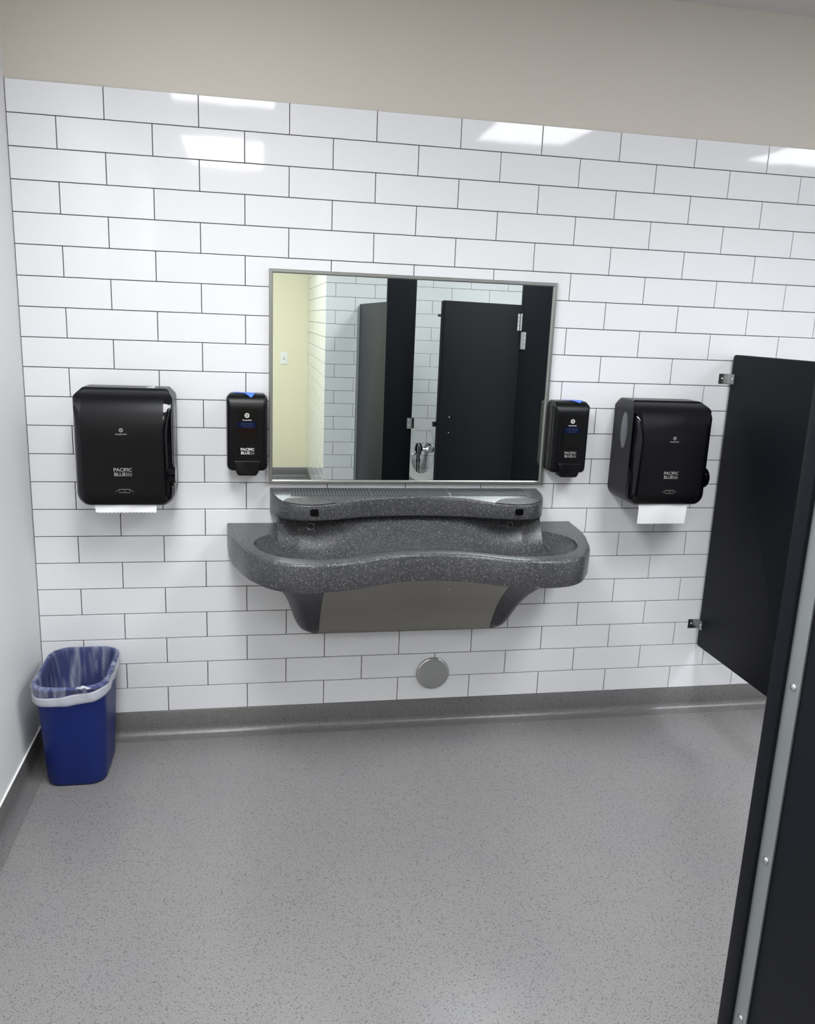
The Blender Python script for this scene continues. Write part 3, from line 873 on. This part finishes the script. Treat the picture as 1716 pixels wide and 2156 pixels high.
# ------------------------------------------------------------------ cleanout cover
cl = thing('cleanout_cover', 'round chrome cover plate low on the tiled wall under the sink', 'cover plate', (1.5375, 0, 0.2245))
bm = bmesh.new(); n = 64; rings = []
for r, y in ((0.0695,-0.0005),(0.0705,-0.004),(0.0700,-0.0085),(0.0675,-0.0115),(0.0635,-0.0128),(0.055,-0.0132),(0.02,-0.0134),(0.008,-0.0128)):
    rings.append([(r*math.cos(2*PI*k/n), y, r*math.sin(2*PI*k/n)) for k in range(n)])
loft(bm, rings); link('plate', bm, satin, cl, smooth=True, ang=45)
bm = bmesh.new(); dome(bm, (0,-0.0128,0), (0,-1,0), 0.0055, 0.002); scr = link('screw', bm, steel, cl, smooth=True)
bm = bmesh.new(); cyl(bm, (0,-0.0145,0), (0,-1,0), 0.0014, 0.0008, 12); link('screw_slot', bm, rubber, scr)

# ------------------------------------------------------------------ waste bin and liner
BX, BY = 0.172, -0.208
def rr_ring(cx_, cy_, hx, hy, r, z, n=112, wob=0.0, ph=0.0, zw=0.0):
    p = resample(rrect(cx_-hx, cx_+hx, cy_-hy, cy_+hy, r, 8), n)
    out = []
    for k, (x, y) in enumerate(p):
        q = wob*(math.sin(k*0.71+ph)+0.6*math.sin(k*1.37+ph*2.1)+0.5*math.sin(k*0.33+ph*.7))
        d = Vector((x-cx_, y-cy_)).normalized()
        out.append((x+d.x*q, y+d.y*q, z+zw*math.sin(k*0.19+ph)+zw*0.5*math.sin(k*0.61+ph)))
    return out
def wall_bin(z):   # half sizes of the bin at height z
    t = z/0.385
    return 0.101+0.016*t, 0.133+0.044*t
bm = bmesh.new(); rings = []
for z in (0.0, 0.004, 0.014, 0.10, 0.2, 0.3, 0.365, 0.385):
    hx, hy = wall_bin(z); k = 0.006 if z == 0 else (0.002 if z == 0.004 else 0)
    rings.append(rr_ring(BX, BY, hx-k, hy-k, 0.052+z*0.04, z+0.001))
hx, hy = wall_bin(0.385)
for dx_, z in ((0.005,0.386),(0.009,0.390),(0.009,0.397),(0.005,0.401),(-0.002,0.401),(-0.004,0.397)):
    rings.append(rr_ring(BX, BY, hx+dx_, hy+dx_, 0.07, z))
for z in (0.38,0.3,0.2,0.1,0.012):
    hx, hy = wall_bin(z); rings.append(rr_ring(BX, BY, hx-0.004, hy-0.004, 0.050+z*0.04, z))
loft(bm, rings)
binr = link('waste_bin', bm, navy, None, smooth=True, ang=50)
tag(binr, 'blue rectangular plastic waste bin in the corner by the left wall', 'waste bin')
# scuff on the front
bm = bmesh.new()
liner = thing('bin_liner', 'clear plastic liner folded over the rim of the blue waste bin', 'bin liner', (BX, BY, 0.05))
bm = bmesh.new(); rings = []
hx, hy = wall_bin(0.385)
for z, off in ((0.06,-0.016),(0.12,-0.014),(0.2,-0.012),(0.28,-0.010),(0.34,-0.009),(0.385,-0.008)):
    a, b = wall_bin(z)
    rings.append(rr_ring(0, 0, a+off, b+off, 0.072, z-0.05, wob=0.0022+0.0008*(0.4-z)*10, ph=1.0+z*1.5))
rings.append(rr_ring(0, 0, hx-0.005, hy-0.005, 0.072, 0.400-0.05, wob=0.0008, ph=1.6))
rings.append(rr_ring(0, 0, hx+0.004, hy+0.004, 0.072, 0.4055-0.05, wob=0.001, ph=1.8, zw=0.0008))
rings.append(rr_ring(0, 0, hx+0.0125, hy+0.0125, 0.072, 0.399-0.05, wob=0.001, ph=2.0, zw=0.001))
for z, off in ((0.392,0.013),(0.385,0.0125),(0.377,0.012),(0.368,0.0115)):
    rings.append(rr_ring(0, 0, hx+off, hy+off, 0.072, z-0.05, wob=0.0014, ph=2.2+z*9, zw=0.0015))
loft(bm, rings, cap0=True, cap1=False)
link('film', bm, film, liner, smooth=True)
bm = bmesh.new(); rings = []
for z, off in ((0.356,0.0100),(0.351,0.0135),(0.345,0.0115),(0.340,0.0140),(0.333,0.0120),(0.327,0.0135),(0.320,0.0095),(0.318,0.0070)):
    rings.append([(x, y, q+0.018+0.010*x/0.12) for x, y, q in rr_ring(0, 0, hx+off-(0.385-z)*0.04, hy+off-(0.385-z)*0.08, 0.072, z-0.05, wob=0.0012, ph=3+z*34, zw=0.0030)])
loft(bm, rings, cap0=False, cap1=False)
link('gathered_hem', bm, hemm, liner, smooth=True, label='bunched milky hem of the liner')
bm = bmesh.new()
pts = []
for k in range(17):
    u = k/16
    pts.append((0.030+0.050*u, -hy-0.010-0.006*math.sin(u*PI)+0.001*math.sin(k*.8), 0.348+0.008*math.sin(u*PI)+0.0015*math.sin(k*.9)))
tube(bm, [(a, b, c-0.0) for a, b, c in pts], [0.0012+0.0048*math.sin((k+.3)/16.6*PI)*(0.8+0.25*math.sin(k*1.1)) for k in range(17)], 12)
link('knot', bm, hemm, liner, smooth=True, label='twisted knot of liner at the front rim')

# ------------------------------------------------------------------ partition panel on the sink wall
pp = thing('partition_panel', 'charcoal partition panel bracketed to the tiled wall right of the towel dispenser', 'partition panel', (2.746, -0.32, 0.312))
slab('board', 'x', -0.0127, 0.0127, -0.31, 0.308, 0.0, 1.269, 0.014, hdpe, pp)
for zc in (1.4825, 0.4105):
    bm = bmesh.new(); z0, z1 = zc-0.020-0.312, zc+0.020-0.312
    P = [(-0.061,0.3195),(-0.061,0.3165),(-0.0162,0.3165),(-0.0157,0.3160),(-0.0157,0.280),(-0.0129,0.280),(-0.0129,0.3195)]
    loft(bm, [[(x, y, z) for x, y in P] for z in (z0, z1)])
    br = link('wall_bracket', bm, satin, pp, label='small stainless angle bracket')
    for p, ax in (((-0.046,0.3165,(z0+z1)/2),(0,-1,0)), ((-0.0157,0.292,(z0+z1)/2),(-1,0,0))):
        bm = bmesh.new(); dome(bm, p, ax, 0.005, 0.0035); link('screw', bm, chrome, br, smooth=True)

# ------------------------------------------------------------------ toilet stall
YP = -2.03; PT = 0.0325
sp = thing('stall_pilaster', 'tall charcoal stall pilaster in the right foreground, nearest the camera', 'pilaster', (1.703, YP-PT/2, 0), 'stall pilasters')
slab('board', 'y', -PT/2, PT/2, -0.0905, 0.092, 0.008, 2.10, 0.003, hdpe, sp, bev=0.002)
def shoe(root, w):
    bm = bmesh.new()
    for a in ((-w-0.004,w+0.004,-PT/2-0.004,-PT/2-0.0005),(-w-0.004,w+0.004,PT/2+0.0005,PT/2+0.004),(-w-0.004,-w-0.0005,-PT/2,PT/2),(w+0.0005,w+0.004,-PT/2,PT/2)):
        box(bm, a[0], a[1], a[2], a[3], 0, 0.09)
    link('floor_shoe', bm, steel, root, label='stainless floor shoe')
shoe(sp, 0.0925)
kp = [(1.765-1.703, 1.806-1.703)]
bm = bmesh.new(); box(bm, 0.062, 0.0945, PT/2, PT/2+0.003, 0.990, 1.058); kb = link('latch_keeper', bm, satin, sp, label='steel latch keeper plate')
for z in (1.007, 1.042):
    bm = bmesh.new(); dome(bm, (0.076, PT/2+0.003, z), (0,1,0), 0.005, 0.003); link('screw', bm, chrome, kb, smooth=True)
bm = bmesh.new(); box(bm, 0.092, 0.108, -PT/2, PT/2+0.006, 0.992, 1.058, bev=0.002); link('rubber_bumper', bm, rubber, sp)

pn = thing('stall_side_panel', 'charcoal stall side panel in the right foreground, running back from the pilaster', 'partition panel', (1.632, -2.76, 0.31))
PX = -0.0095
slab('board', 'x', PX, PX+0.0254, -0.705, 0.6955, 0.0, 1.462, 0.012, hdpe, pn)
bm = bmesh.new(); P = [(PX-0.0006,0.6970),(PX-0.0036,0.6970),(PX-0.0036,0.6640),(PX-0.0006,0.6640)]
loft(bm, [[(x, y, z) for x, y in P] for z in (0.0, 1.46)])
ang_ = link('edge_strip', bm, alum, pn, label='aluminium edge strip with screws')
for z in (0.21-0.0, 0.52, 0.826, 1.131, 1.437):
    bm = bmesh.new(); dome(bm, (PX-0.0036, 0.6785, z-0.0), (-1,0,0), 0.0065, 0.004); link('screw', bm, satin, ang_, smooth=True)
bm = bmesh.new(); P = [(PX-0.0006,-0.668),(PX-0.0036,-0.668),(PX-0.0036,-0.7045),(PX-0.0156,-0.7045),(PX-0.0156,-0.7075),(PX-0.0006,-0.7075)]
loft(bm, [[(x, y, z) for x, y in P] for z in (0.0, 1.44)])
link('wall_channel', bm, alum, pn, label='aluminium channel at the tiled wall')

sp2 = thing('stall_pilaster', 'tall charcoal hinge pilaster seen in the mirror right of the stall door', 'pilaster', (2.60, YP-PT/2, 0), 'stall pilasters')
slab('board', 'y', -PT/2, PT/2, -0.117, 0.13, 0.008, 2.10, 0.003, hdpe, sp2, bev=0.002)
shoe(sp2, 0.131)
pd = thing('stall_side_panel', 'charcoal panel on the far side of the stall, behind the hinge pilaster', 'partition panel', (2.64, -2.76, 0.31))
slab('board', 'x', -0.0127, 0.0127, -0.705, 0.69, 0.0, 1.462, 0.012, hdpe, pd)
hr = thing('head_rail', 'grey rail joining the tops of the stall pilasters', 'rail', (2.2, YP-PT/2, 2.10))
bm = bmesh.new(); box(bm, -0.62, 0.55, -0.022, 0.022, 0.0, 0.035, bev=0.003); link('rail', bm, alum, hr)

dr = thing('stall_door', 'charcoal stall door standing slightly open, seen in the mirror', 'door', (2.476, YP-0.008, 0.30))
dr.rotation_euler = (0,0,-math.radians(28))
dw = 0.66
slab('board', 'y', -0.0125, 0.0125, -dw, 0.0, 0.0, 1.487, 0.014, hdpe, dr)
for zc in (1.380, 0.20):
    bm = bmesh.new()
    box(bm, -0.040, -0.002, 0.0128, 0.0155, zc-0.052, zc+0.052); box(bm, -0.018, -0.004, 0.0155, 0.021, zc-0.052, zc+0.052, bev=0.001)
    h = link('hinge', bm, satin, dr, label='stainless wrap-around hinge leaf')
    for z in (zc-0.04, zc-0.013, zc+0.013, zc+0.04):
        bm = bmesh.new(); dome(bm, (-0.030, 0.0155, z), (0,1,0), 0.0045, 0.003); link('screw', bm, chrome, h, smooth=True)
for z in (0.704, 0.799):
    bm = bmesh.new(); dome(bm, (-dw+0.085, 0.0125, z), (0,1,0), 0.0045, 0.003); link('screw', bm, chrome, dr, smooth=True)
bm = bmesh.new(); box(bm, -dw-0.014, -dw+0.05, -0.030, -0.012, 0.742, 0.772, bev=0.002); link('latch', bm, rubber, dr)
bm = bmesh.new(); cyl(bm, (-dw+0.01, -0.012, 1.40), (0,-1,0), 0.008, 0.03, 16); link('coat_hook', bm, rubber, dr)
bm = bmesh.new()
box(bm, -0.112, -0.083, PT/2, PT/2+0.003, 1.512, 1.620); box(bm, -0.118, -0.108, PT/2, PT/2+0.011, 1.512, 1.620, bev=0.001)
h = link('hinge', bm, satin, sp2, label='stainless wrap-around hinge leaf')
for z in (1.524, 1.552, 1.580, 1.608):
    bm = bmesh.new(); dome(bm, (-0.092, PT/2+0.003, z), (0,1,0), 0.0045, 0.003); link('screw', bm, chrome, h, smooth=True)

# ------------------------------------------------------------------ toilet seen through the gap
TX = 2.105
to = thing('toilet', 'white toilet with raised seat inside the stall, seen in the mirror', 'toilet', (TX, -3.12, 0))
bm = bmesh.new(); rings = []
for z, hx_, y0, y1, in ((0.0,0.125,-0.20,0.22),(0.03,0.115,-0.19,0.21),(0.15,0.10,-0.17,0.20),(0.24,0.13,-0.17,0.27),(0.33,0.17,-0.19,0.34),(0.39,0.185,-0.20,0.37),(0.405,0.180,-0.195,0.365)):
    rings.append([(hx_*math.cos(a), (y0+y1)/2+(y1-y0)/2*math.sin(a), z) for a in [2*PI*k/48 for k in range(48)]])
cyy = 0.085
for z, f in ((0.400,0.78),(0.36,0.70),(0.28,0.45),(0.24,0.2)):
    rings.append([(0.18*f*math.cos(a), cyy+0.28*f*math.sin(a), z) for a in [2*PI*k/48 for k in range(48)]])
loft(bm, rings); link('bowl', bm, porcelain, to, smooth=True, ang=60)
# raised open-front seat: U of varying width standing upright
bm = bmesh.new()
seat_o, seat_i = [], []
for k in range(49):
    a = -PI/2 - PI*0.84 + 2*PI*0.84*k/48      # open at the top
    seat_i.append((0.094*math.cos(a)*(1-0.14*math.sin(a)), 0.685+0.197*math.sin(a)))
    seat_o.append((0.178*math.cos(a), 0.672+0.240*math.sin(a)))
rings = []
P = seat_o + seat_i[::-1]
loft(bm, [[(x, y, z) for x, z in P] for y in (-0.012+0.0, 0.010)])
link('seat', bm, seatm, to, smooth=True, ang=35, label='raised white open-front seat')
bm = bmesh.new(); box(bm, -0.09, 0.09, -0.03, 0.012, 0.405, 0.44, bev=0.006); link('seat_hinge', bm, seatm, to)
fv = thing('flush_valve', 'chrome flush valve on the stall wall above the toilet, seen in the mirror', 'flush valve', (2.12, -3.36, 0.45))
bm = bmesh.new()
cyl(bm, (0,0,0.155), (0,0,1), 0.026, 0.030, 32, bev=0.002); cyl(bm, (0,0,0.185), (0,0,1), 0.037, 0.040, 32, bev=0.004); cyl(bm, (0,0,0.225), (0,0,1), 0.034, 0.020, 32, r2=0.026, bev=0.003); cyl(bm, (0,0,0.245), (0,0,1), 0.020, 0.006, 24)
link('valve_body', bm, chrome, fv, smooth=True, ang=35)
bm = bmesh.new(); cyl(bm, (0,0,-0.08), (0,0,1), 0.0165, 0.235, 24); cyl(bm, (0,0,0.095), (0,0,1), 0.022, 0.024, 24, bev=0.002); link('down_tube', bm, chrome, fv, smooth=True, ang=35)
bm = bmesh.new(); tube(bm, [(0.02,0,0.195),(0.060,0,0.195),(0.098,0,0.197)], 0.014, 20); cyl(bm, (0.070,0,0.196), (1,0,0), 0.020, 0.014, 6)
cyl(bm, (0.100,0.028,0.198), (0,-1,0), 0.026, 0.05, 28, bev=0.003); cyl(bm, (0.100,-0.02,0.198), (0,-1,0), 0.016, 0.08, 24); cyl(bm, (0.100,-0.098,0.198), (0,-1,0), 0.033, 0.008, 28)
link('stop_valve', bm, chrome, fv, smooth=True, ang=35)
bm = bmesh.new(); tube(bm, [(-0.012,0.014,0.166),(-0.04,0.03,0.160),(-0.075,0.05,0.158)], [0.008,0.006,0.0085], 14); link('lever', bm, chrome, fv, smooth=True)

# ------------------------------------------------------------------ light switch in the alcove
sw = thing('light_switch', 'white wall switch plate on the cream alcove wall, seen in the mirror', 'light switch', (1.113, YE, 1.178))
bm = bmesh.new(); box(bm, -0.038, 0.038, 0.0, 0.006, 0, 0.118, bev=0.002); link('plate', bm, swp, sw)
bm = bmesh.new(); box(bm, -0.0055, 0.0055, 0.006, 0.008, 0.047, 0.071); tg = link('toggle_surround', bm, rubber, sw)
bm = bmesh.new(); box(bm, -0.004, 0.004, 0.006, 0.017, 0.055, 0.067, bev=0.001); link('toggle', bm, swp, tg)
